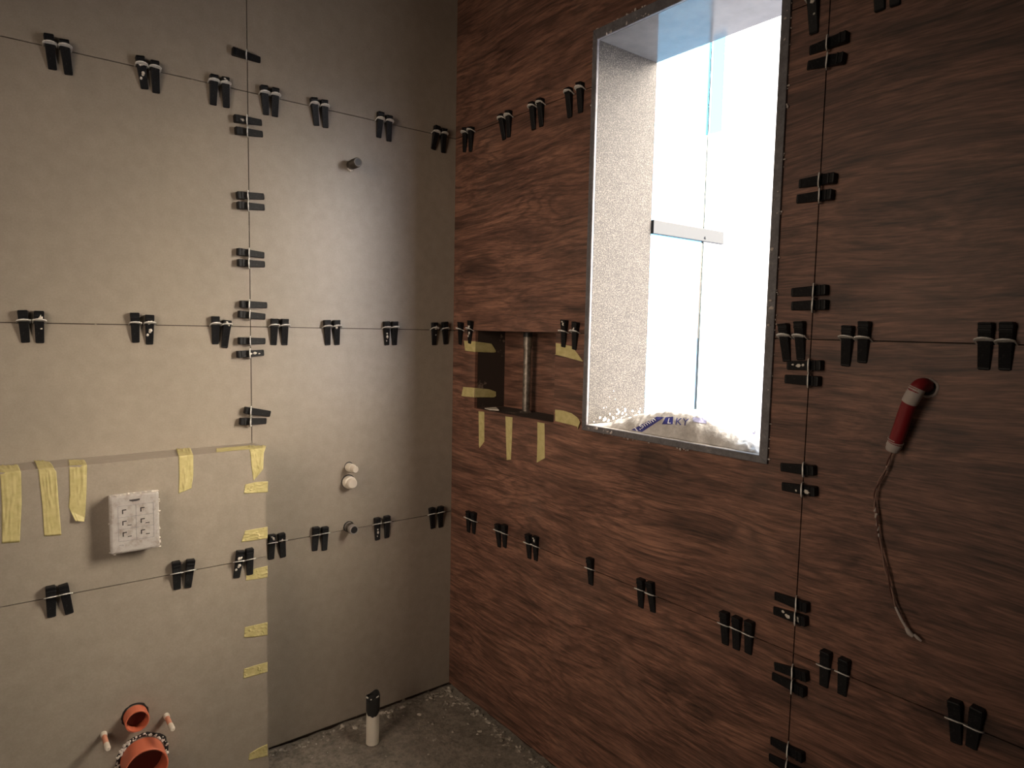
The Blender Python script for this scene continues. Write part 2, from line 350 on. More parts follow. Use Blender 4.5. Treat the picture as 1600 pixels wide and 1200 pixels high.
for _ in range(5):
    blob(m, (random.uniform(.03, .17), IY1-.001, random.uniform(1.0, 1.05)), random.uniform(.0008, .0018), (1.2, .4, 1.4))
m.v = [v-Vector(win.location) for v in m.v]
setp(m.build('mortar_crust', whites, win), kind='stuff')

# glass screen and its clamp bar outside the opening
gp = setp(empty('glass_screen', (WD+.002, -.622, .6)), 'tall blue-tinted glass pane standing outside the window opening', 'glass screen')
m = MB(); m.box((0, 0, 0), (.232, .006, 2.1)); m.build('pane', glass, gp)
m = MB(); m.box((.232, -.0005, 0), (.2345, .0065, 2.1)); m.build('polished_edge', edgem, gp)
m = MB(); m.box((.0, -.013, -.018), (.314, -.0008, .018)); 
cb = empty('clamp_bar', (WD+.001, -.622, 1.4835)); m.build('bar', alu, cb, bevel=.0015)
m = MB(); m.tube([((.225, -.0132, -.008), (0, -1, 0), .004), ((.225, -.0155, -.008), (0, -1, 0), .0035)], 12); m.build('screw', alu, cb)
setp(cb, 'short metal bar bracing the glass pane outside the window', 'bar')
gf = MB(); gf.box((.2365, -.042, 1.17), (.2415, -.0035, 2.1)); gf.build('side_strip', glass, gp)

# ---------------------------------------------------------------- tile levelling wedges
L_W = .072
def wedge_mesh(name, seed):
    # profile (z, n): z along the wedge, head at +.027, tip at -.045
    prof = [(.0270, .0125), (.0265, .0150), (.0245, .0155), (.0235, .0135), (.0175, .0128), (.0165, .0140), (.0145, .0140), (.0138, .0117)]
    z = .0138; n_ = .0117
    while z > -.040:
        z -= .0022; prof.append((z, n_-.00035)); n_ -= .00036; prof.append((z-.0003, n_+.0002)); 
    prof += [(-.0435, .0030), (-.0450, .0018)]
    V = []; F = []; k = len(prof)
    def wd(z): return .0094-.0013*(.027-z)/.072
    for s_ in (-1, 1):
        for z, n_ in prof:
            w = wd(z) - (.0012 if z > .0262 else 0) - (.0018 if z < -.0436 else 0)
            V += [(s_*w, .0004, z), (s_*w, n_-.0008, z), (s_*(w-.0009), n_, z)]
    o = 3*k
    for i in range(k-1):
        a = 3*i; b = 3*i+3
        for c0, c1 in ((0, 1), (1, 2)):
            F.append((a+c0, b+c0, b+c1, a+c1)); F.append((o+a+c0, o+a+c1, o+b+c1, o+b+c0))
        F.append((a+2, b+2, o+b+2, o+a+2)); F.append((a, o+a, o+b, b))
    F.append((0, 1, 2, o+2, o+1, o)); e = 3*(k-1); F.append((e, o+e, o+e+1, o+e+2, e+2, e+1))
    me = bpy.data.meshes.new(name); me.from_pydata(V, [], F); me.materials.append(plastic)
    bm = bmesh.new(); bm.from_mesh(me); bmesh.ops.recalc_face_normals(bm, faces=bm.faces); bm.to_mesh(me); bm.free(); return me
def clip_mesh(name, seed):
    rnd = random.Random(seed); t_ = .0010; tilt = math.radians(24)
    out = [(-.0132, -.001), (-.0134, .0130), (-.0112, .0168), (-.006, .0198), (0, .0207), (.006, .0198), (.0112, .0168), (.0134, .0130), (.0132, -.001)]
    inn = [(-.0110, -.001), (-.0110, .0098), (-.0098, .0108), (-.005, .0113), (0, .0114), (.005, .0113), (.0098, .0108), (.0110, .0098), (.0110, -.001)]
    V = []; F = []
    for sgn in (-1, 1):
        for lst in (out, inn):
            for x, n_ in lst:
                j = rnd.uniform(-.0003, .0003)
                V.append((x, n_, (n_-.0)*math.tan(tilt)*.9+sgn*t_*(1.15 if lst is out else .9)+j))
    k = 9
    for i in range(k-1):
        F.append((i, i+1, k+i+1, k+i)); F.append((2*k+i, 3*k+i, 3*k+i+1, 2*k+i+1))
        F.append((i, 2*k+i, 2*k+i+1, i+1)); F.append((k+i, k+i+1, 3*k+i+1, 3*k+i))
    for i in (0, k-1): F.append((i, k+i, 3*k+i, 2*k+i))
    me = bpy.data.meshes.new(name); me.from_pydata(V, [], F); me.materials.append(clipm)
    bm = bmesh.new(); bm.from_mesh(me); bmesh.ops.recalc_face_normals(bm, faces=bm.faces); bm.to_mesh(me); bm.free(); return me
WM = wedge_mesh('wedge', 1); CM = [clip_mesh('clip', s_) for s_ in range(4)]
def smear_mesh(i):
    m = MB(); r = random.Random(i)
    for _ in range(r.randint(2, 5)):
        z = r.choice([r.uniform(.004, .026), r.uniform(-.035, -.004)]); n_ = .0135 if z > .012 else .0117-(.0138-z)*.163
        blob(m, (r.uniform(-.005, .005), n_, z), r.uniform(.0018, .0038), (1.3, .35, 1.6))
    me = bpy.data.meshes.new('mortar_smear'); me.from_pydata([tuple(v) for v in m.v], [], m.f); me.materials.append(mortar)
    for p in me.polygons: p.use_smooth = True
    return me
blob(MB(), (0, 0, 0), 1); SM = [smear_mesh(i) for i in range(5)]
nsm = [0]
def place_wedge(px, side, mode, joint, n0, label, group, smear=False):
    on = onL if side == 'L' else onR
    h = on(px[:2], n0+.013); t_ = on(px[2:], n0+.004); ui = 0 if side == 'L' else 1
    nrm = Vector((0, -1, 0)) if side == 'L' else Vector((-1, 0, 0))
    if mode == 'H': fr = (h.z-joint)/(h.z-t_.z); Z = Vector((0, 0, 1))
    else: fr = (h[ui]-joint)/(h[ui]-t_[ui]); Z = Vector((-1, 0, 0)) if side == 'L' else Vector((0, -1, 0))
    c = h.lerp(t_, fr)
    if side == 'L': c.y = -n0
    else: c.x = -n0
    X = nrm.cross(Z)
    M = Matrix(((X.x, nrm.x, Z.x, c.x), (X.y, nrm.y, Z.y, c.y), (X.z, nrm.z, Z.z, c.z), (0, 0, 0, 1)))
    t0 = empty('levelling_wedge', mat=M)
    v = h-t_; v -= nrm*v.dot(nrm); v.normalize(); ang = math.atan2(v.dot(X), v.dot(Z))
    w = bpy.data.objects.new('wedge', WM); C.objects.link(w); w.parent = t0; w.rotation_euler = (0, ang, 0)
    d = (fr-.375)*L_W; d = max(-.012, min(.012, d)); w.location = (d*math.sin(ang), 0, d*math.cos(ang))
    w.location.y = .0002+max(0, -d)*.12
    k = bpy.data.objects.new('clip', random.choice(CM)); C.objects.link(k); k.parent = t0
    k.rotation_euler = (random.uniform(-.06, .06), random.uniform(-.04, .04)+ang*.25, 0)
    k.location.y = max(0, d)*-.10
    if smear:
        s_ = bpy.data.objects.new('mortar_smear', SM[nsm[0] % 5]); nsm[0] += 1; C.objects.link(s_); s_.parent = w
    setp(t0, label, 'wedge', group); return t0
def rowset(px, names, where, side, mode, joint, n0, group, smears=()):
    """names: list of (phrase, count); each phrase names one pair/triple/single"""
    i = 0
    for ph, cnt in names:
        if mode == 'H': ws = {1: ['single'], 2: ['left', 'right'], 3: ['left', 'middle', 'right']}[cnt]
        else: ws = {1: ['single'], 2: ['upper', 'lower']}[cnt]
        for w in ws:
            lab = ('lone black wedge ' if cnt == 1 else w+' black wedge ')+ph+' '+where
            place_wedge(px[i], side, mode, joint, n0, lab, group, i in smears); i += 1
    assert i == len(px), (where, i, len(px))
# wall, row, hx,hy,tx,ty
LT=[(76,54,82,105),(100,62.5,107,113.5),(219,88,226,136),(242,95.5,244,142),(335,117,333.5,162),(352.5,121,354,166),(413,134,416,177),(431,138,430,180),(491,153,495,194),(507.5,157,509,197),(596,175.5,592.5,213),(609,181,608,219),(684.5,197,677.5,232),(695,201,693,237.5)]
LV=[(362,78,406,93),(366,184,410,191.5),(367.5,203,412,209.5),(370,304.5,414,307),(370.5,320,415,324),(370,392.5,415,399),(371,410,415.5,413),(375,475,419,477),(372.5,490.5,416,495),(372.5,532.5,416,533),(370,554,414,551),(382.5,641,424,647),(375,659,417.5,658)]
LM=[(35,486,40,533),(61,487,62.5,534),(211,489.5,212.5,534),(234.5,493,234,536),(337.5,495.5,337,535.5),(356,501,351,541),(430,499,428,537),(446,499,445,538),(512,501,512.5,537.5),(527,501,527,537.5),(605,503,605,538),(618,503,617,538),(680.5,504.5,679,538),(696.5,504,697,536)]
BB=[(79,917,81,965.5),(99,915,109,959.5),(276,879,277.5,921),(299,876,294,918),(377,862,370,903),(391,858,391,899)]
LB=[(426,837,424.4,873),(441,835,443,870),(495,825,492.5,860),(509,824.5,507.5,859.5),(590.5,810.5,590.5,843),(606,807,605,840.5),(676,794.5,677,825.5),(690,792.5,689,823)]
RT=[(725,200,725,235),(734,199,734.5,234),(781,179,787,217),(792.5,173,794,212),(829.5,160,833,200),(842,154,845,196),(886,137.5,889.5,181),(904,129,906,174),(1268,-12,1271,47),(1372,-50,1374,9),(1396,-56,1398,5)]
RM=[(717.5,504.5,718,537),(732.5,505,733,532),(879,505,879.5,537),(897,504,896,545),(1222,508,1228,561),(1247,504.5,1250,559.5),(1323,510,1320,569.5),(1349,504.5,1346,564),(1539,506,1536,575),(1572.5,505.5,1569,576)]
RV=[(1323,55,1263,79),(1317,89,1261,102),(1304,277,1247,287),(1300,303,1243,311),(1290,452.5,1236,457),(1290,476,1236,478),(1283,571,1228,571),(1279,596,1225,592),(1272,736,1218,730),(1274,769,1220,760),(1261,951,1209,931),(1259,972.5,1207,954),(1261,1059,1207.5,1041),(1257,1084,1204,1056),(1254,1186,1202,1157),(1252,1213,1199,1183)]
RB=[(730,801,731,829.5),(738,801,739,834),(775.5,820,779,854),(786,820.5,787.5,856),(823,836,826,872.5),(834,839,836,876),(919.5,873,922,914),(999,905.5,1000,949.5),(1013,910.5,1019,956.5),(1129.5,957,1132,1008),(1149,965,1149,1015.5),(1169,971,1167.5,1023),(1289,1017.5,1285.5,1075),(1317.5,1030,1314,1088),(1490,1096,1493,1163),(1526,1107,1516,1170.5)]

JB = "on the beige wall's "
rowset(LT, [('of far left pair,', 2), ('of second pair from left,', 2), ('of pair just left of vertical joint,', 2), ('of pair just right of vertical joint,', 2),
            ('of fifth pair from left,', 2), ('of sixth pair from left,', 2), ('of pair nearest the corner,', 2)], JB+'top joint', 'L', 'H', 1.8, 0, 'wedges along the top joint of the beige wall', (2, 5))
rowset(LV, [('above the top joint,', 1), ('of topmost pair,', 2), ('of second pair from top,', 2), ('of third pair from top,', 2), ('of pair just above middle joint,', 2),
            ('of pair just below middle joint,', 2), ('of lowest splayed pair,', 2)], JB+'vertical joint', 'L', 'V', -.639, 0, 'wedges along the vertical joint of the beige wall', (1, 10))
rowset(LM, [('of far left pair,', 2), ('of second pair from left,', 2), ('of pair just left of vertical joint,', 2), ('of pair just right of vertical joint,', 2),
            ('of fifth pair from left,', 2), ('of sixth pair from left,', 2), ('of pair nearest the corner,', 2)], JB+'middle joint', 'L', 'H', 1.197, 0, 'wedges along the middle joint of the beige wall', (1, 3, 5, 9, 10, 12))
rowset(BB, [('of far left pair,', 2), ('of pair below the white cover,', 2), ('of pair beside the right edge,', 2)], "on the boxed-in ledge's front joint", 'L', 'H', .6, BD, 'wedges along the joint of the boxed-in ledge', (4,))
rowset(LB, [('of mortar-smeared pair touching the boxed-in ledge,', 2), ('of pair left of threaded stub,', 2), ('of pair right of threaded stub,', 2), ('of pair nearest the corner,', 2)],
       JB+'bottom joint', 'L', 'H', .6, 0, 'wedges along the bottom joint of the beige wall', (0, 1, 4))
JW = "on the wood wall's "
rowset(RT, [('of pair nearest the corner,', 2), ('of second pair from corner,', 2), ('of third pair from corner,', 2), ('of pair beside the window,', 2),
            ('right of the window,', 1), ('of pair cut by photo edge,', 2)], JW+'top joint', 'R', 'H', 1.8, 0, 'wedges along the top joint of the wood wall', (8,))
rowset(RM, [('of pair in the corner,', 2), ('of pair between niche and window,', 2), ('of pair right of the window,', 2), ('of pair right of vertical joint,', 2), ('of far right pair,', 2)],
       JW+'middle joint', 'R', 'H', 1.197, 0, 'wedges along the middle joint of the wood wall', (1, 2, 3))
rowset(RV, [('of topmost pair,', 2), ('of second pair from top,', 2), ('of pair above middle joint,', 2), ('of pair just below middle joint,', 2), ('of pair level with sill,', 2),
            ('of pair just above bottom joint,', 2), ('of pair just below bottom joint,', 2), ('of lowest pair,', 2)], JW+'vertical joint', 'R', 'V', -1.199, 0, 'wedges along the vertical joint of the wood wall', (6, 9, 11))
rowset(RB, [('of pair nearest the corner,', 2), ('of second pair from corner,', 2), ('of third pair from corner,', 2), ('without a neighbour,', 1), ('of splayed pair,', 2),
            ('of the only triple,', 3), ('of pair right of vertical joint,', 2), ('of far right pair,', 2)], JW+'bottom joint', 'R', 'H', .6, 0, 'wedges along the bottom joint of the wood wall', (5,))

# ---------------------------------------------------------------- masking tapes
def on_surface(p, side):
    if side == 'L':
        w = onL(p, BD)
        if w.z > BZ:
            w = hit(p, 2, BZ)
            if w.y > 0: w = onL(p, 0); return w, Vector((0, -1, 0))
            return w, Vector((0, 0, 1))
        return w, Vector((0, -1, 0))
    w = onR(p)
    if NY0 < w.y < NY1 and NZ0 < w.z < NZ1: return hit(p, 1, NY1), Vector((0, -1, 0))
    return w, Vector((-1, 0, 0))
def tape(rows, side, label, group, wr_=.0024, nu=16, nv=48, seed=0, lift=()):
    V = []; F = []; seg = len(rows)-1
    for j in range(nv+1):
        s_ = j/nv*seg; k = min(int(s_), seg-1); q_ = s_-k
        a = Vector(rows[k][0]).lerp(Vector(rows[k+1][0]), q_); b = Vector(rows[k][1]).lerp(Vector(rows[k+1][1]), q_)
        jag = 0
        for i in range(nu+1):
            u_ = i/nu; p = a.lerp(b, u_)
            w, nn = on_surface(p, side)
            rid = noise.noise(Vector((u_*3.5+seed*7, j/nv*1.6, seed)))
            hgt = .0006+wr_*max(0, 1-abs(rid)*11)*(.3+.7*abs(math.sin(j/nv*5+seed)))*(1 if 0 < i < nu else .1)
            hgt += lift[1]*max(0, 1-abs(j/nv-lift[0])*6) if lift else 0
            V.append(w+nn*hgt)
    for j in range(nv):
        for i in range(nu):
            a = j*(nu+1)+i; F.append((a, a+1, a+nu+2, a+nu+1))
    o = obj('masking_tape', V, F, tapem, smooth=True)
    so = o.modifiers.new('thick', 'SOLIDIFY'); so.thickness = .00035; so.offset = 0
    return setp(o, label, 'tape', group)
g1 = 'masking tapes on the boxed-in ledge'; g2 = 'masking tapes around the niche'
tape([((-6, 728), (28, 727)), ((0, 738), (33, 738)), ((3, 790), (34, 785)), ((3, 849), (31, 847))], 'L', 'widest masking tape strip at the far left end of ledge top', g1, seed=1)
tape([((53, 719), (78, 723)), ((60, 735), (88, 737)), ((66, 790), (92, 790)), ((69, 837.5), (96, 836))], 'L', 'long slanted masking tape strip, second from left over the ledge top', g1, seed=2, lift=(.1, .002))
tape([((107, 719), (132, 719)), ((108, 726), (136, 727)), ((109, 770), (135, 770)), ((107, 792), (133, 806)), ((117, 813), (131, 814))], 'L', 'short masking tape strip just left of the white cover, bottom corner curled', g1, seed=3, lift=(1, .006))
tape([((275, 702), (297, 700)), ((279, 713), (302, 712)), ((280, 745), (302, 742)), ((279, 771), (299, 763))], 'L', 'crinkled masking tape strip hanging right of the white cover', g1, seed=4, lift=(.12, .002))
tape([((388, 697), (416, 697)), ((391, 708), (412, 708)), ((393, 730), (411, 733)), ((396, 751), (402, 744))], 'L', 'pointed masking tape hanging over the top right corner of ledge', g1, seed=5)
tape([((338, 701), (338, 707)), ((365, 698.5), (365, 704)), ((392, 696), (392, 702))], 'L', 'narrow masking tape lying flat along the ledge top', g1, seed=6, wr_=.002)
tape([((383, 757), (381, 771)), ((400, 753), (400, 770)), ((418.5, 752), (418.5, 769))], 'L', 'topmost short masking tape wrapped on the ledge right edge', g1, seed=7)
tape([((383, 829), (377, 847)), ((400, 826), (399, 844)), ((418, 823), (418, 841))], 'L', 'short masking tape on ledge right edge, just above the joint wedges', g1, seed=8)
tape([((385, 893), (384, 907)), ((400, 888), (400, 905)), ((418, 884), (418, 902))], 'L', 'short masking tape on ledge right edge, just below the joint wedges', g1, seed=9)
tape([((382.5, 980), (381, 996)), ((400, 976), (400, 995)), ((418, 972), (418, 992))], 'L', 'short masking tape on ledge right edge, third from the bottom', g1, seed=10)
tape([((381, 1045), (380, 1060)), ((400, 1039), (400, 1055)), ((418, 1034), (418, 1049.5))], 'L', 'short masking tape on ledge right edge, second from the bottom', g1, seed=11)
tape([((390, 1177), (388, 1188)), ((403, 1169), (403, 1184)), ((418, 1162), (418, 1181))], 'L', 'lowest short masking tape on ledge right edge, near the floor', g1, seed=12)
tape([((725, 532.5), (727, 548)), ((742, 533.5), (742, 550)), ((743, 533.5), (743, 550)), ((768, 537), (772, 551)), ((774, 547), (775, 550))], 'R', 'masking tape folded into the niche, upper one on its left edge', g2, seed=13, wr_=.0004, nv=60)
tape([((724, 604.5), (721, 619)), ((742, 606), (742, 621)), ((743, 606), (743, 621)), ((764, 608), (772, 621)), ((775, 612), (775, 619))], 'R', 'masking tape folded into the niche, lower one on its left edge', g2, seed=14, wr_=.0004, nv=60)
tape([((748, 642.5), (757, 643.5)), ((748.5, 696), (757, 690)), ((749.5, 700), (751, 698))], 'R', 'pointed masking tape hanging below the niche, nearest the corner', g2, seed=15, wr_=.0004)
tape([((790, 650.5), (801, 652)), ((791, 690), (800, 690)), ((792, 719), (798.5, 718))], 'R', 'masking tape hanging below the middle of the niche', g2, seed=16, wr_=.0004)
tape([((840, 659.5), (851, 661.5)), ((840, 690), (851.5, 690)), ((839, 723), (851.5, 716))], 'R', 'masking tape hanging below the niche, nearest the window', g2, seed=17, wr_=.0004)
tape([((866.5, 535.5), (866.5, 553.7)), ((880, 538), (880, 557)), ((893.5, 541), (893, 560.5)), ((903, 553), (903, 563)), ((910, 563), (911, 565))], 'R', 'upper masking tape between niche and window, cut to a slanted point', g2, seed=18, wr_=.0004)
tape([((867.5, 640), (867.5, 658)), ((880, 641.5), (880, 661)), ((893, 645.5), (893, 664)), ((902, 652), (902, 667)), ((908.5, 660), (904, 671))], 'R', 'lower masking tape between niche and window, its end curling down', g2, seed=19, wr_=.0004, lift=(1, .004))

# ---------------------------------------------------------------- white cistern access cover
cv = empty('access_cover', (-.9388, -BD, .7478)); w2, h2 = .0500, .0670
m = MB(); m.box((-w2+.002, -.018, -h2+.002), (w2-.002, .0, h2-.002)); m.build('mounting_box', coverm, cv, bevel=.003)
m = MB(); m.box((-w2, -.031, -h2), (w2, -.0185, h2)); m.build('front_plate', coverm, cv, bevel=.005)
def prt(name, quads, mt, y=-.0312):
    m = MB()
    for a, b, c, d in quads: m.box((a, y-.0003, b), (c, y+.0002, d))
    m.build(name, mt, cv)
def pv(x, y):   # zoomed cover coordinates to plate coordinates
    return ((x-(190+(y-240)*.024))/ (705)*2*w2-w2, h2-(y+ (x-190)*.115-240)/843*2*h2)
Q = []
def ln(x0, y0, x1, y1, t_):
    a = pv(x0, y0); b = pv(x1, y1); Q.append((min(a[0], b[0])-t_/2, min(a[1], b[1])-t_/2, max(a[0], b[0])+t_/2, max(a[1], b[1])+t_/2))
X0, X1, XM = -.0335, .0375, .002; ZT = .0425; RZ = (.0425, .0165, -.0105, -.0385)
for z in RZ: Q.append((X0, z-.0003, X1, z+.0003))
for x in (X0, XM, X1): Q.append((x-.0003, RZ[-1], x+.0003, RZ[0]))
prt('diagram_lines', Q, ink)
Q = []
for i, z in enumerate((.034, .008, -.018)):
    for x in (-.0255, .011):
        Q.append((x, z-.010, x+.0022, z)); Q.append((x, z-.0022, x+.0085, z))
        Q.append((x+.010, z-.012, x+.018, z-.0105)) if i else None
prt('diagram_marks', [k_ for k_ in Q if k_], inkd)
m = MB(); m.add([(-.011, -.0315, .055), (.011, -.0315, .055), (.010, -.0315, .0515), (.003, -.0315, .0500), (-.004, -.0315, .0500), (-.010, -.0315, .052)], [(0, 1, 2, 3, 4, 5)]); m.build('printed_mark', inkd, cv)
prt('printed_arc', [(-.033, -.0475, -.025, -.0467), (-.0255, -.0495, -.0245, -.0467)], ink)
m = MB()
for _ in range(45):
    t_ = random.random(); sd = random.choice('tblr')
    x, z = (random.uniform(-w2, w2), h2) if sd == 't' else (random.uniform(-w2, w2), -h2) if sd == 'b' else (w2*(1 if sd == 'r' else -1), random.uniform(-h2, h2))
    if sd in 'bl' and random.random() < .6: continue
    blob(m, (x, random.uniform(-.031, -.02), z), random.uniform(.0008, .0022), (1.6, 1, 1))
for _ in range(12): blob(m, (w2-.008+random.gauss(0, .005), -.026, h2), random.uniform(.001, .003), (1.4, 1, .8))
setp(m.build('mortar_crumbs', mortar, cv), kind='stuff')
setp(cv, 'white square access cover with printed diagrams on the boxed-in ledge', 'cover plate')

# ---------------------------------------------------------------- pipes on the walls
def sleeve(name, loc, r, ln_, mt, th=.0025, parent=None, tilt=(0, 0), off=.002):
    """hollow pipe out of the wall along -y"""
    ax = Vector((tilt[0], -1, tilt[1])).normalized(); c = Vector(loc); m = MB()
    rings = [(c+ax*off, ax, r), (c+ax*(ln_-.001), ax, r), (c+ax*ln_, ax, r-.0008), (c+ax*ln_, ax, r-th), (c+ax*(ln_-.002), ax, r-th-.0004), (c+ax*(off+.001), ax, r-th-.0004)]
    m.tube(rings, 40, close=False); n_ = 40; m.f.append(tuple(5*n_+k for k in range(n_))); m.i.append(0)
    return m.build(name, mt, parent, smooth=False)
def smoothed(o):
    for p in o.data.polygons: p.use_smooth = len(p.vertices) == 4
    md = o.modifiers.new('es', 'EDGE_SPLIT'); md.split_angle = .6; return o
def hole_ring(loc, r0, r1, mt, seed, parent, name, sx=1):
    rnd = random.Random(seed); m = MB(); n_ = 36; V = []; F = []
    for k in range(n_):
        a = 2*math.pi*k/n_; j = rnd.uniform(-.06, .10)*r1
        for r_, y in ((r0, -.0004), (r0+(r1-r0)*.5, -.0012-rnd.random()*.0012), (r1+j*.5, -.0003)):
            V.append(Vector(loc)+Vector((math.cos(a)*r_, y, math.sin(a)*r_)))
    for k in range(n_):
        for c in (0, 1):
            a = 3*k+c; b = 3*((k+1) % n_)+c; F.append((a, b, b+1, a+1))
    m.add(V, F); return m.build(name, mt, parent, smooth=True)
bore = newmat('bore_shade_red', (.10, .015, .010), .5)  # shade of the pipe's depth, painted as a flat dark red disc
e_ = empty('drain_pipe', (-.945, -BD, .276)); 
smoothed(sleeve('pipe', (0, 0, 0), .0255, .032, orange, .003, e_)); hole_ring((0, 0, .0008), .0256, .0288, dark, 3, e_, 'hole_gap')
m = MB(); m.tube([((0, -.0034, 0), (0, -1, 0), .0215), ((0, -.0044, 0), (0, -1, 0), .0215)], 32); m.build('bore_shade', bore, e_)
setp(e_, 'small orange plastic drain pipe stub between two capped studs', 'pipe')
e_ = empty('sewer_pipe', (-.9325, -BD, .168))
smoothed(sleeve('pipe', (0, 0, 0), .0465, .056, orange, .0032, e_, off=.001)); hole_ring((.002, 0, .002), .047, .0555, dark, 4, e_, 'hole_gap'); 
m = MB()
for k in range(70):
    a = random.uniform(-.4, math.pi*1.15); r_ = random.uniform(.049, .0565); blob(m, (math.cos(a)*r_, -.0015, math.sin(a)*r_), random.uniform(.0012, .0042), (1, .7, 1))
setp(m.build('mortar_crumbs', mortar, e_), kind='stuff')
m = MB(); m.tube([((0, -.0024, 0), (0, -1, 0), .0425), ((0, -.0034, 0), (0, -1, 0), .0425)], 32); m.build('bore_shade', bore, e_)  # shallow disc whose dark colour stands for shade inside the socket
setp(e_, 'large orange sewer pipe socket below the small orange drain pipe', 'pipe')
for (x, z, lab) in ((-.879, .2520, 'capped orange stud to the right of the small orange drain pipe'), (-1.010, .2540, 'capped orange stud to the left of the orange pipes')):
    e_ = empty('capped_stud', (x, -BD, z)); ax = Vector((0, -1, 0))
    m = MB(); m.tube([((0, 0, 0), ax, .0054), ((0, -.052, 0), ax, .0054)], 20); smoothed(m.build('rod', pink, e_))
    m = MB(); m.tube([((0, -.048, 0), ax, .0058), ((0, -.066, 0), ax, .0062), ((0, -.070, 0), ax, .0054), ((0, -.0715, 0), ax, .0035)], 20); smoothed(m.build('end_cap', capm, e_))
    m = MB(); m.tube([((0, 0, 0), ax, .0070), ((0, -.010, 0), ax, .0066), ((0, -.013, 0), ax, .0056)], 20); smoothed(m.build('collar', capm, e_))
    setp(e_, lab, 'stud', 'capped studs beside the orange pipes')
# white test plugs
def plug(loc, r, ln_, lab):
    e_ = empty('test_plug', loc); ax = Vector((.05, -1, -.02))
    m = MB(); m.tube([((0, 0, 0), ax, r*1.02), (ax*ln_*.55, ax, r*1.0), (ax*ln_*.60, ax, r*.86)], 28); smoothed(m.build('body', whitep, e_))
    m = MB(); m.tube([(ax*ln_*.55, ax, r*.80), (ax*ln_*.92, ax, r*.80), (ax*ln_, ax, r*.66)], 28); smoothed(m.build('cap', capm, e_))
    m = MB(); m.tube([((0, -.0006, .0015), (0, -1, 0), r*1.14), ((0, -.001, .0015), (0, -1, 0), r*1.1)], 28); m.build('hole_gap', dark, e_)
    setp(e_, lab, 'plug', 'white plugs on the beige wall')
plug((-.3615, 0, .789), .0125, .044, 'smaller upper white plastic plug of two on the beige wall')
plug((-.3635, 0, .7445), .0185, .030, 'larger lower white plastic plug of two on the beige wall')
# threaded stubs
e_ = empty('pipe_stub', (-.356, 0, 1.661)); smoothed(sleeve('threaded_pipe', (0, 0, 0), .0125, .050, brass, .003, e_, off=0))
m = MB()
for k in range(9): m.tube([((0, -.018-.0032*k, 0), (0, -1, 0), .0127), ((0, -.0192-.0032*k, 0), (0, -1, 0), .0134), ((0, -.0204-.0032*k, 0), (0, -1, 0), .0127)], 28)
m.build('thread', brass, e_)
m = MB(); [blob(m, (random.uniform(-.014, .006), -.002, -.011+random.uniform(-.005, .003)), random.uniform(.002, .004), (1, .6, 1)) for _ in range(9)]; setp(m.build('mortar_crumbs', mortar, e_), kind='stuff')
m = MB(); m.tube([((0, -.0480, 0), (0, -1, 0), .0100), ((0, -.0485, 0), (0, -1, 0), .0098)], 28); m.build('bore_shade', dark, e_)  # black disc paints the shade inside the stub's mouth
setp(e_, 'dark threaded pipe stub high on the beige wall', 'pipe')
grey = newmat('grey_galvanised', (.33, .31, .29), .4, Metallic=.5)
e_ = empty('pipe_stub', (-.362, 0, .6085)); smoothed(sleeve('threaded_pipe', (0, 0, 0), .0135, .040, grey, .003, e_, off=0)); hole_ring((0, 0, .001), .0135, .0165, dark, 8, e_, 'hole_gap')
m = MB()
for k in range(4): m.tube([((0, -.008-.004*k, 0), (0, -1, 0), .0137), ((0, -.0095-.004*k, 0), (0, -1, 0), .0146), ((0, -.011-.004*k, 0), (0, -1, 0), .0137)], 28)
m.build('thread', brass, e_)
m = MB(); m.tube([((0, -.0380, 0), (0, -1, 0), .0108), ((0, -.0385, 0), (0, -1, 0), .0106)], 28); m.build('bore_shade', dark, e_)  # shade inside this stub is likewise a painted black disc
setp(e_, "grey threaded pipe stub on the beige wall's bottom joint", 'pipe')
# floor pipe
e_ = empty('floor_pipe', (-.3463, -.1293, 0)); fl = fz(-.3463, -.1293)
m = MB(); lean = Vector((.012, .0, 1)); n_ = 36; rr = .0185
V = []; F = []; H = [-.004, .03, .07, .088]
for j, z in enumerate(H):
    for k in range(n_):
        a = 2*math.pi*k/n_; zz = z if j < 3 else .100+.018*math.cos(a-.9)+.002*math.sin(a*7)
        V.append((math.cos(a)*rr+.012*zz, math.sin(a)*rr, zz+fl*.0))
for k in range(n_):
    a = 2*math.pi*k/n_; zz = .100+.018*math.cos(a-.9)+.002*math.sin(a*7); V.append((math.cos(a)*(rr-.002)+.012*zz, math.sin(a)*(rr-.002), zz))
for k in range(n_): a = 2*math.pi*k/n_; V.append((math.cos(a)*(rr-.002), math.sin(a)*(rr-.002), .0))
for j in range(5):
    for k in range(n_): F.append((j*n_+k, j*n_+(k+1) % n_, (j+1)*n_+(k+1) % n_, (j+1)*n_+k))
smoothed(obj('pipe', V, F, whitep, e_))
V = []; F = []
for j in range(4):
    for k in range(n_):
        a = 2*math.pi*k/n_; lo = .097-.012*math.cos(a+2.0)+.002*math.sin(a*5); hi = .137+.004*math.sin(a*3)+.006*math.cos(a-.5); z = (lo, hi, hi, lo+.01)[j]; r_ = (rr+.0012, rr+.0014, rr-.0005, rr-.0018)[j]
        V.append((math.cos(a)*r_+.012*z, math.sin(a)*r_, z))
for j in range(3):
    for k in range(n_): F.append((j*n_+k, j*n_+(k+1) % n_, (j+1)*n_+(k+1) % n_, (j+1)*n_+k))
smoothed(obj('black_sleeve', V, F, dark, e_))
m = MB(); m.tube([((.001, 0, .08), (0, 0, 1), rr-.0022), ((.001, 0, .131), (0, 0, 1), rr-.0022)], 20); m.build('inner_plug', dark, e_)
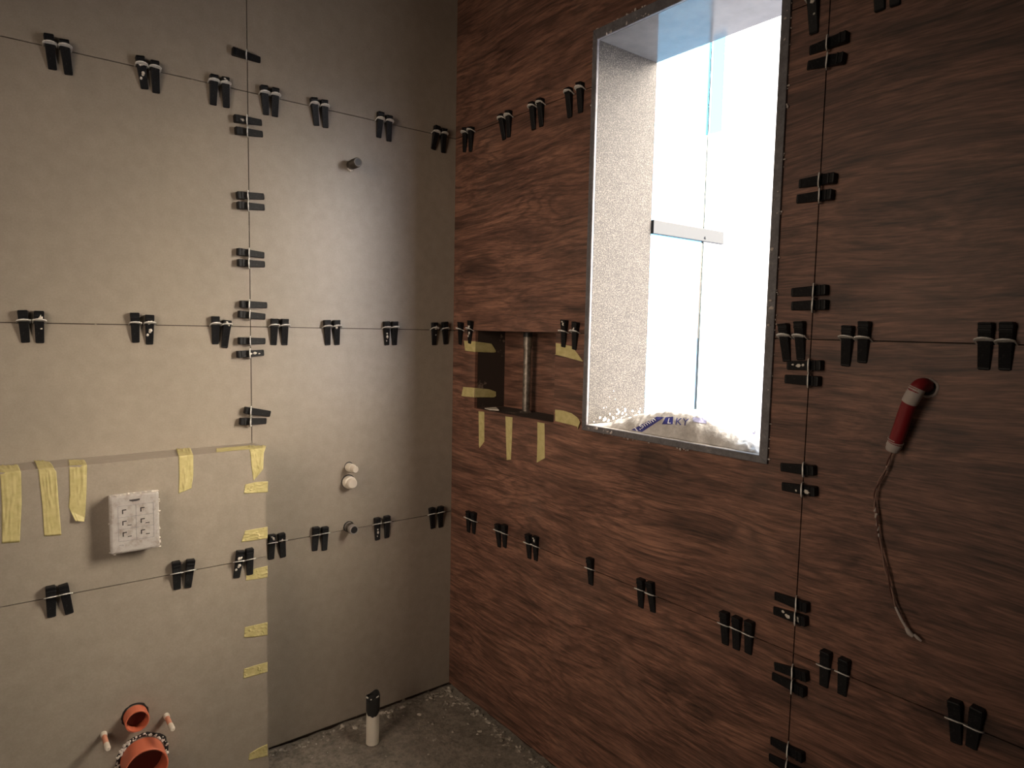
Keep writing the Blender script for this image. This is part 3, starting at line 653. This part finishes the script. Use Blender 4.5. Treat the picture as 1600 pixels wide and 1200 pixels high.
m = MB(); [blob(m, (math.cos(a)*rr*.9, math.sin(a)*rr*.9, .136+random.uniform(-.004, .003)), random.uniform(.0015, .003)) for a in (2.9, 3.3, 4.0, 5.2, 5.6)]; setp(m.build('mortar_crumbs', mortar, e_), kind='stuff')
setp(e_, 'white waste pipe with black mouth standing up from the rough floor', 'pipe')
# pipe in the niche
a = hit((822, 640), 0, .078); b_ = hit((825, 520), 0, .078)
e_ = empty('niche_pipe', (a.x, a.y, NZ0)); dy = (b_.y-a.y)
m = MB(); m.tube([((0, 0, .0005), (0, dy, .24), .0118), ((0, dy*.85, .205), (0, dy, .24), .0118)], 28); smoothed(m.build('pipe', metal, e_))
m = MB(); m.tube([((0, dy*.80, .195), (0, dy, .24), .0135), ((0, dy*.93, .226), (0, dy, .24), .0135)], 28); smoothed(m.build('coupling', metal, e_))
m = MB(); m.tube([((0, dy*.93, .226), (0, dy, .24), .0142), ((0, dy, .2400), (0, dy, .24), .0142)], 28); smoothed(m.build('top_seal', dark, e_))
m = MB(); m.tube([((0, 0, .0004), (0, 0, 1), .019), ((0, 0, .004), (0, 0, 1), .013)], 20); m.build('base_seal', metal, e_)
setp(e_, 'weathered grey pipe standing inside the wall niche', 'pipe')
fl_ = MB(); fl_.add([(.02, -.152, NZ0+.0006), (.05, -.17, NZ0+.001), (.028, -.215, NZ0+.0006), (.012, -.19, NZ0+.0006)], [(0, 1, 2, 3)]); fl_.add([(.02, -.152, NZ0+.0026), (.05, -.17, NZ0+.006), (.028, -.215, NZ0+.0036), (.012, -.19, NZ0+.0026)], [(0, 1, 2, 3)])
fl_.f += [(0, 1, 5, 4), (1, 2, 6, 5), (2, 3, 7, 6), (3, 0, 4, 7)]; fl_.i += [0]*4
setp(fl_.build('mortar_flake', whitep), 'pale flake lying on the floor of the wall niche', 'debris')

# ---------------------------------------------------------------- red conduit with hanging wire
def R_(p, n_): return onR(p, n_)
def tube_obj(name, pts, rad, mt, parent, n_=18, corr=0, sub=8):
    P = [Vector(p) for p in pts]; out = []; R2 = []
    rads = rad if isinstance(rad, list) else [rad]*len(P)
    for i in range(len(P)-1):
        p0, p1, p2, p3 = P[max(i-1, 0)], P[i], P[i+1], P[min(i+2, len(P)-1)]
        for k in range(sub):
            t_ = k/sub; out.append(.5*((2*p1)+(p2-p0)*t_+(2*p0-5*p1+4*p2-p3)*t_*t_+(3*p1-p0-3*p2+p3)*t_**3)); R2.append(rads[i]*(1-t_)+rads[i+1]*t_)
    out.append(P[-1]); R2.append(rads[-1]); m = MB(); rings = []
    for i, c in enumerate(out):
        ax = out[min(i+1, len(out)-1)]-out[max(i-1, 0)]; rings.append((c, ax, R2[i]+(corr if i % 2 else 0)))
    m.tube(rings, n_); o = m.build(name, mt, parent, smooth=True); return o
rc = empty('red_conduit', (0, -1.4, 1.12)); rc0 = Vector(rc.location)
def rel(l): return [p-rc0 for p in l]
c_ = R_((1450, 606), 0)
m = MB(); V = []; F = []; n_ = 36; rnd = random.Random(4)
for k in range(n_):
    a = 2*math.pi*k/n_; j = rnd.uniform(-.0008, .0008)
    for r_, x in ((.0118, -.0004), (.0128+j, -.0030), (.0150+j, -.0030), (.0162+j, -.0004)): V.append(c_-rc0+Vector((x, math.cos(a)*r_, math.sin(a)*r_)))
for k in range(n_):
    for c in range(3): a = 4*k+c; b = 4*((k+1) % n_)+c; F.append((a, b, b+1, a+1))
obj('wall_hole_rim', V, F, whites, rc, smooth=True)
m = MB(); m.tube([(c_-rc0+Vector((-.0005, 0, 0)), (-1, 0, 0), .0122), (c_-rc0+Vector((-.0009, 0, 0)), (-1, 0, 0), .0122)], 30); m.build('wall_hole', dark, rc)
pts = rel([R_((1449, 604), 0.0), R_((1444, 601), .016), R_((1437, 603), .026), R_((1431, 610), .031), R_((1424, 624), .031)])
tube_obj('conduit_bend', pts, [.0095, .0102, .0108, .0110, .0112], redm, rc, 22, .0006)
pts = rel([R_((1434, 606), .0295), R_((1427, 618), .031), R_((1421, 629), .030)])
tube_obj('white_wrap', pts, [.0118, .0120, .0118], whites, rc, 22, .0005)
pts = rel([R_((1422, 627), .030), R_((1414, 648), .026), R_((1406, 672), .022), R_((1397, 696), .018)])
tube_obj('conduit_sleeve', pts, [.0112, .0112, .0112, .0108], redm, rc, 22)
pts = rel([R_((1399, 692), .018), R_((1397, 696), .0175), R_((1394, 704), .016)])
tube_obj('white_end', pts, [.0114, .0116, .0098], whites, rc, 22, .0006, 3)
for yy in (686, 690):
    p = R_((1400.5-(yy-690)*-.35, yy), .0195)-rc0; ax = R_((1397, 696), .018)-R_((1406, 672), .022)
    m = MB(); m.tube([(p, ax, .0115), (p+ax.normalized()*.0012, ax, .0115)], 22); m.build('white_ring', whites, rc)
wp = [(1395, 702), (1391, 712), (1387, 725), (1382, 738), (1374, 752), (1369, 764), (1367, 776), (1367.5, 792), (1370, 815), (1373, 840), (1378, 862), (1384, 888), (1389, 908), (1393, 926), (1399, 946), (1408, 965), (1417, 983), (1424, 991)]
def wirepath(ph, rad):
    out = []
    for i, p in enumerate(wp):
        a = i*1.7+ph; out.append(R_((p[0]+1.6*math.cos(a)*rad, p[1]), .012+.0016*math.sin(a))-rc0)
    return out
tube_obj('brown_wire', wirepath(0, 1), .0013, wire, rc, 8)
tube_obj('pale_wire', wirepath(math.pi, 1), .0013, newmat('pale_wire', (.22, .13, .10), .6), rc, 8)
m = MB()
for p, s_ in (((1386, 731), .0026), ((1369, 763), .0022), ((1367, 797), .003), ((1369, 806), .0034), ((1371, 818), .003), ((1372, 826), .003), ((1373, 836), .0024)):
    blob(m, R_(p, .0125)-rc0, s_, (.7, .7, 1.9))
m.build('plaster_lumps', whites, rc, smooth=True)
tube_obj('wire_end', rel([R_((1399, 948), .0135), R_((1408, 967), .0135), R_((1418, 984), .013)]), [.0018, .0024, .0022], whites, rc, 8)
tube_obj('wire_end', rel([R_((1416, 981), .013), R_((1421, 989), .013), R_((1427, 994), .012)]), [.003, .0042, .003], whites, rc, 10)
tube_obj('wire_end', rel([R_((1428, 991), .012), R_((1434, 997), .011), R_((1440, 1002), .010)]), [.002, .0028, .0012], whites, rc, 10)
setp(rc, 'red conduit bending out of the wood wall with thin wires hanging down', 'conduit')

# ---------------------------------------------------------------- bag on the sill
def bag_h(x, y):
    """height of the bag over the sill; x along the depth of the opening, y along the wall"""
    u_ = (-.665-y)/.43; v_ = (x-.012)/.15
    if not (0 < u_ < 1 and 0 < v_ < 1): return 0
    prof = [(0, .012), (.12, .022), (.25, .040), (.42, .056), (.62, .056), (.75, .040), (.88, .020), (1, .010)]
    for (a, ha), (b, hb) in zip(prof, prof[1:]):
        if a <= u_ <= b: h_ = ha+(hb-ha)*(u_-a)/(b-a)
    e_ = min(1, min(u_, 1-u_)*14)**.5
    fr_ = min(1, v_*6.5); bk = min(1, (1-v_)*3)
    return (h_*(fr_**.5)*(bk**.5)+.006*noise.noise(Vector((x*30, y*22, 2)))+.004*(1-abs(noise.noise(Vector((x*50, y*60, 9))))*5)*.5)*e_
nx, ny = 46, 120; V = []; F = []
for j in range(ny+1):
    for i in range(nx+1):
        x = .012+.15*i/nx; y = -.665-.43*j/ny; edge = i in (0, nx) or j in (0, ny)
        y2 = y; x2 = x+.004*noise.noise(Vector((y*25, x*9, 4)))
        V.append((x2, y2, IZ0+max(.0008, bag_h(x, y)) if not edge else IZ0+.0006))
for j in range(ny):
    for i in range(nx):
        a = j*(nx+1)+i; F.append((a, a+1, a+nx+2, a+nx+1))
b = len(V); nn = nx+1
V += [(.02, -.67, IZ0+.0004), (.155, -.67, IZ0+.0004), (.155, -1.09, IZ0+.0004), (.02, -1.09, IZ0+.0004)]; F.append((b, b+1, b+2, b+3))
bag = empty('plastic_bag', (.08, -.88, IZ0)); b0 = Vector(bag.location)
bo = obj('bag', [Vector(v)-b0 for v in V], F, bagm, bag, smooth=True)
tree = BVHTree.FromPolygons([Vector(v)-b0 for v in V], F)
def decal(name, V2, F2, mt, off=.0008):
    """V2: picture points, laid on to the bag's skin"""
    out = []
    for p in V2:
        d = ray(p).normalized(); h_, nr, _, _ = tree.ray_cast(CAM-b0, d)
        if h_ is None: h_ = out[-1] if out else Vector((0, 0, 0))
        out.append(h_-d*off)
    return obj(name, out, F2, mt, bag)
def quadband(a, b, c, d, nu=26, nv=10):   # a-b top edge, d-c bottom edge
    A, B, C_, D = [Vector(p) for p in (a, b, c, d)]
    return [tuple(A.lerp(B, i/nu).lerp(D.lerp(C_, i/nu), j/nv)) for j in range(nv+1) for i in range(nu+1)], [(j*(nu+1)+i, j*(nu+1)+i+1, (j+1)*(nu+1)+i+1, (j+1)*(nu+1)+i) for j in range(nv) for i in range(nu)]
def text_on(s_, org, right, up, size, mt, name, off=.0016):
    cu = bpy.data.curves.new('t', 'FONT'); cu.body = s_; cu.size = 1; cu.resolution_u = 3; to = bpy.data.objects.new('t', cu); C.objects.link(to)
    bpy.context.view_layer.update(); me = to.to_mesh(); bm = bmesh.new(); bm.from_mesh(me); to.to_mesh_clear(); bpy.data.objects.remove(to)
    bmesh.ops.triangulate(bm, faces=bm.faces)
    for _ in range(2): bmesh.ops.subdivide_edges(bm, edges=bm.edges, cuts=1)
    bm.verts.index_update(); vs = [v.co.copy() for v in bm.verts]; fs = [tuple(v.index for v in f.verts) for f in bm.faces]; bm.free()
    O, Rr, U = Vector(org), Vector(right)-Vector(org), Vector(up)-Vector(org); w_ = max(v.x for v in vs)
    decal(name, [tuple(O+Rr*(v.x/w_)+U*(v.y/.72)) for v in vs], fs, mt, off)
V2, F2 = quadband((986, 672), (1026, 651), (1038, 652), (1003, 675)); decal('blue_stripe', V2, F2, bluem)
text_on('1,5mm', (993, 675), (1025, 657), (988, 669), 1, wprint, 'size_text')
V2, F2 = quadband((1040, 652), (1052, 651), (1051, 663), (1034, 663)); decal('blue_panel', V2, F2, bluem)
text_on('L', (1042, 661.5), (1048, 661.5), (1044, 653), 1, wprint, 'white_letter')
text_on('KY', (1054, 663.5), (1075, 665), (1056, 652), 1, bluem, 'blue_letters', .0012)
lilac = newmat('pale_blue_print', (.42, .43, .66), .4)
V2, F2 = quadband((1082, 652), (1104, 653), (1104, 662), (1083, 659)); decal('pale_print', V2, F2, lilac)
V2, F2 = quadband((1171, 675), (1184, 668), (1184, 684), (1176, 679), 8, 8); decal('blue_corner', V2, F2, lilac)
text_on('G', (1177, 678), (1183, 677), (1178, 671), 1, wprint, 'corner_letter')
setp(bag, 'clear plastic bag with blue 1,5mm print lying on the window sill', 'bag')

# ---------------------------------------------------------------- rubble on the floor
m = MB(); rnd = random.Random(11)
for k in range(900):
    t_ = rnd.random()
    if t_ < .3: x = -rnd.uniform(.0, .63); y = -abs(rnd.gauss(.006, .012))-.006
    elif t_ < .6: y = -rnd.uniform(0, .75); x = -abs(rnd.gauss(.006, .016))-.006
    else: x = -rnd.uniform(.01, .9); y = -rnd.uniform(.01, .9)
    if x < BX+.01 and y > -BD-.01: continue
    r_ = rnd.choice([.0015, .002, .0025, .003, .004, .006]) * rnd.uniform(.7, 1.3)
    blob(m, (x, y, fz(x, y)+r_*.15), r_, (rnd.uniform(.7, 1.6), rnd.uniform(.7, 1.6), rnd.uniform(.3, .8)))
setp(m.build('floor_rubble', chipm), 'loose mortar chips and grit strewn over the rough floor', 'rubble', kind='stuff')
m = MB(); m.box((-20, -300, -3.2), (500, 300, -3.0)); m.v = [v if v.x > 0 else Vector((1.5, v.y, v.z)) for v in m.v]
setp(m.build('ground', newmat('outside_ground', (.40, .41, .46), .9)), kind='structure')
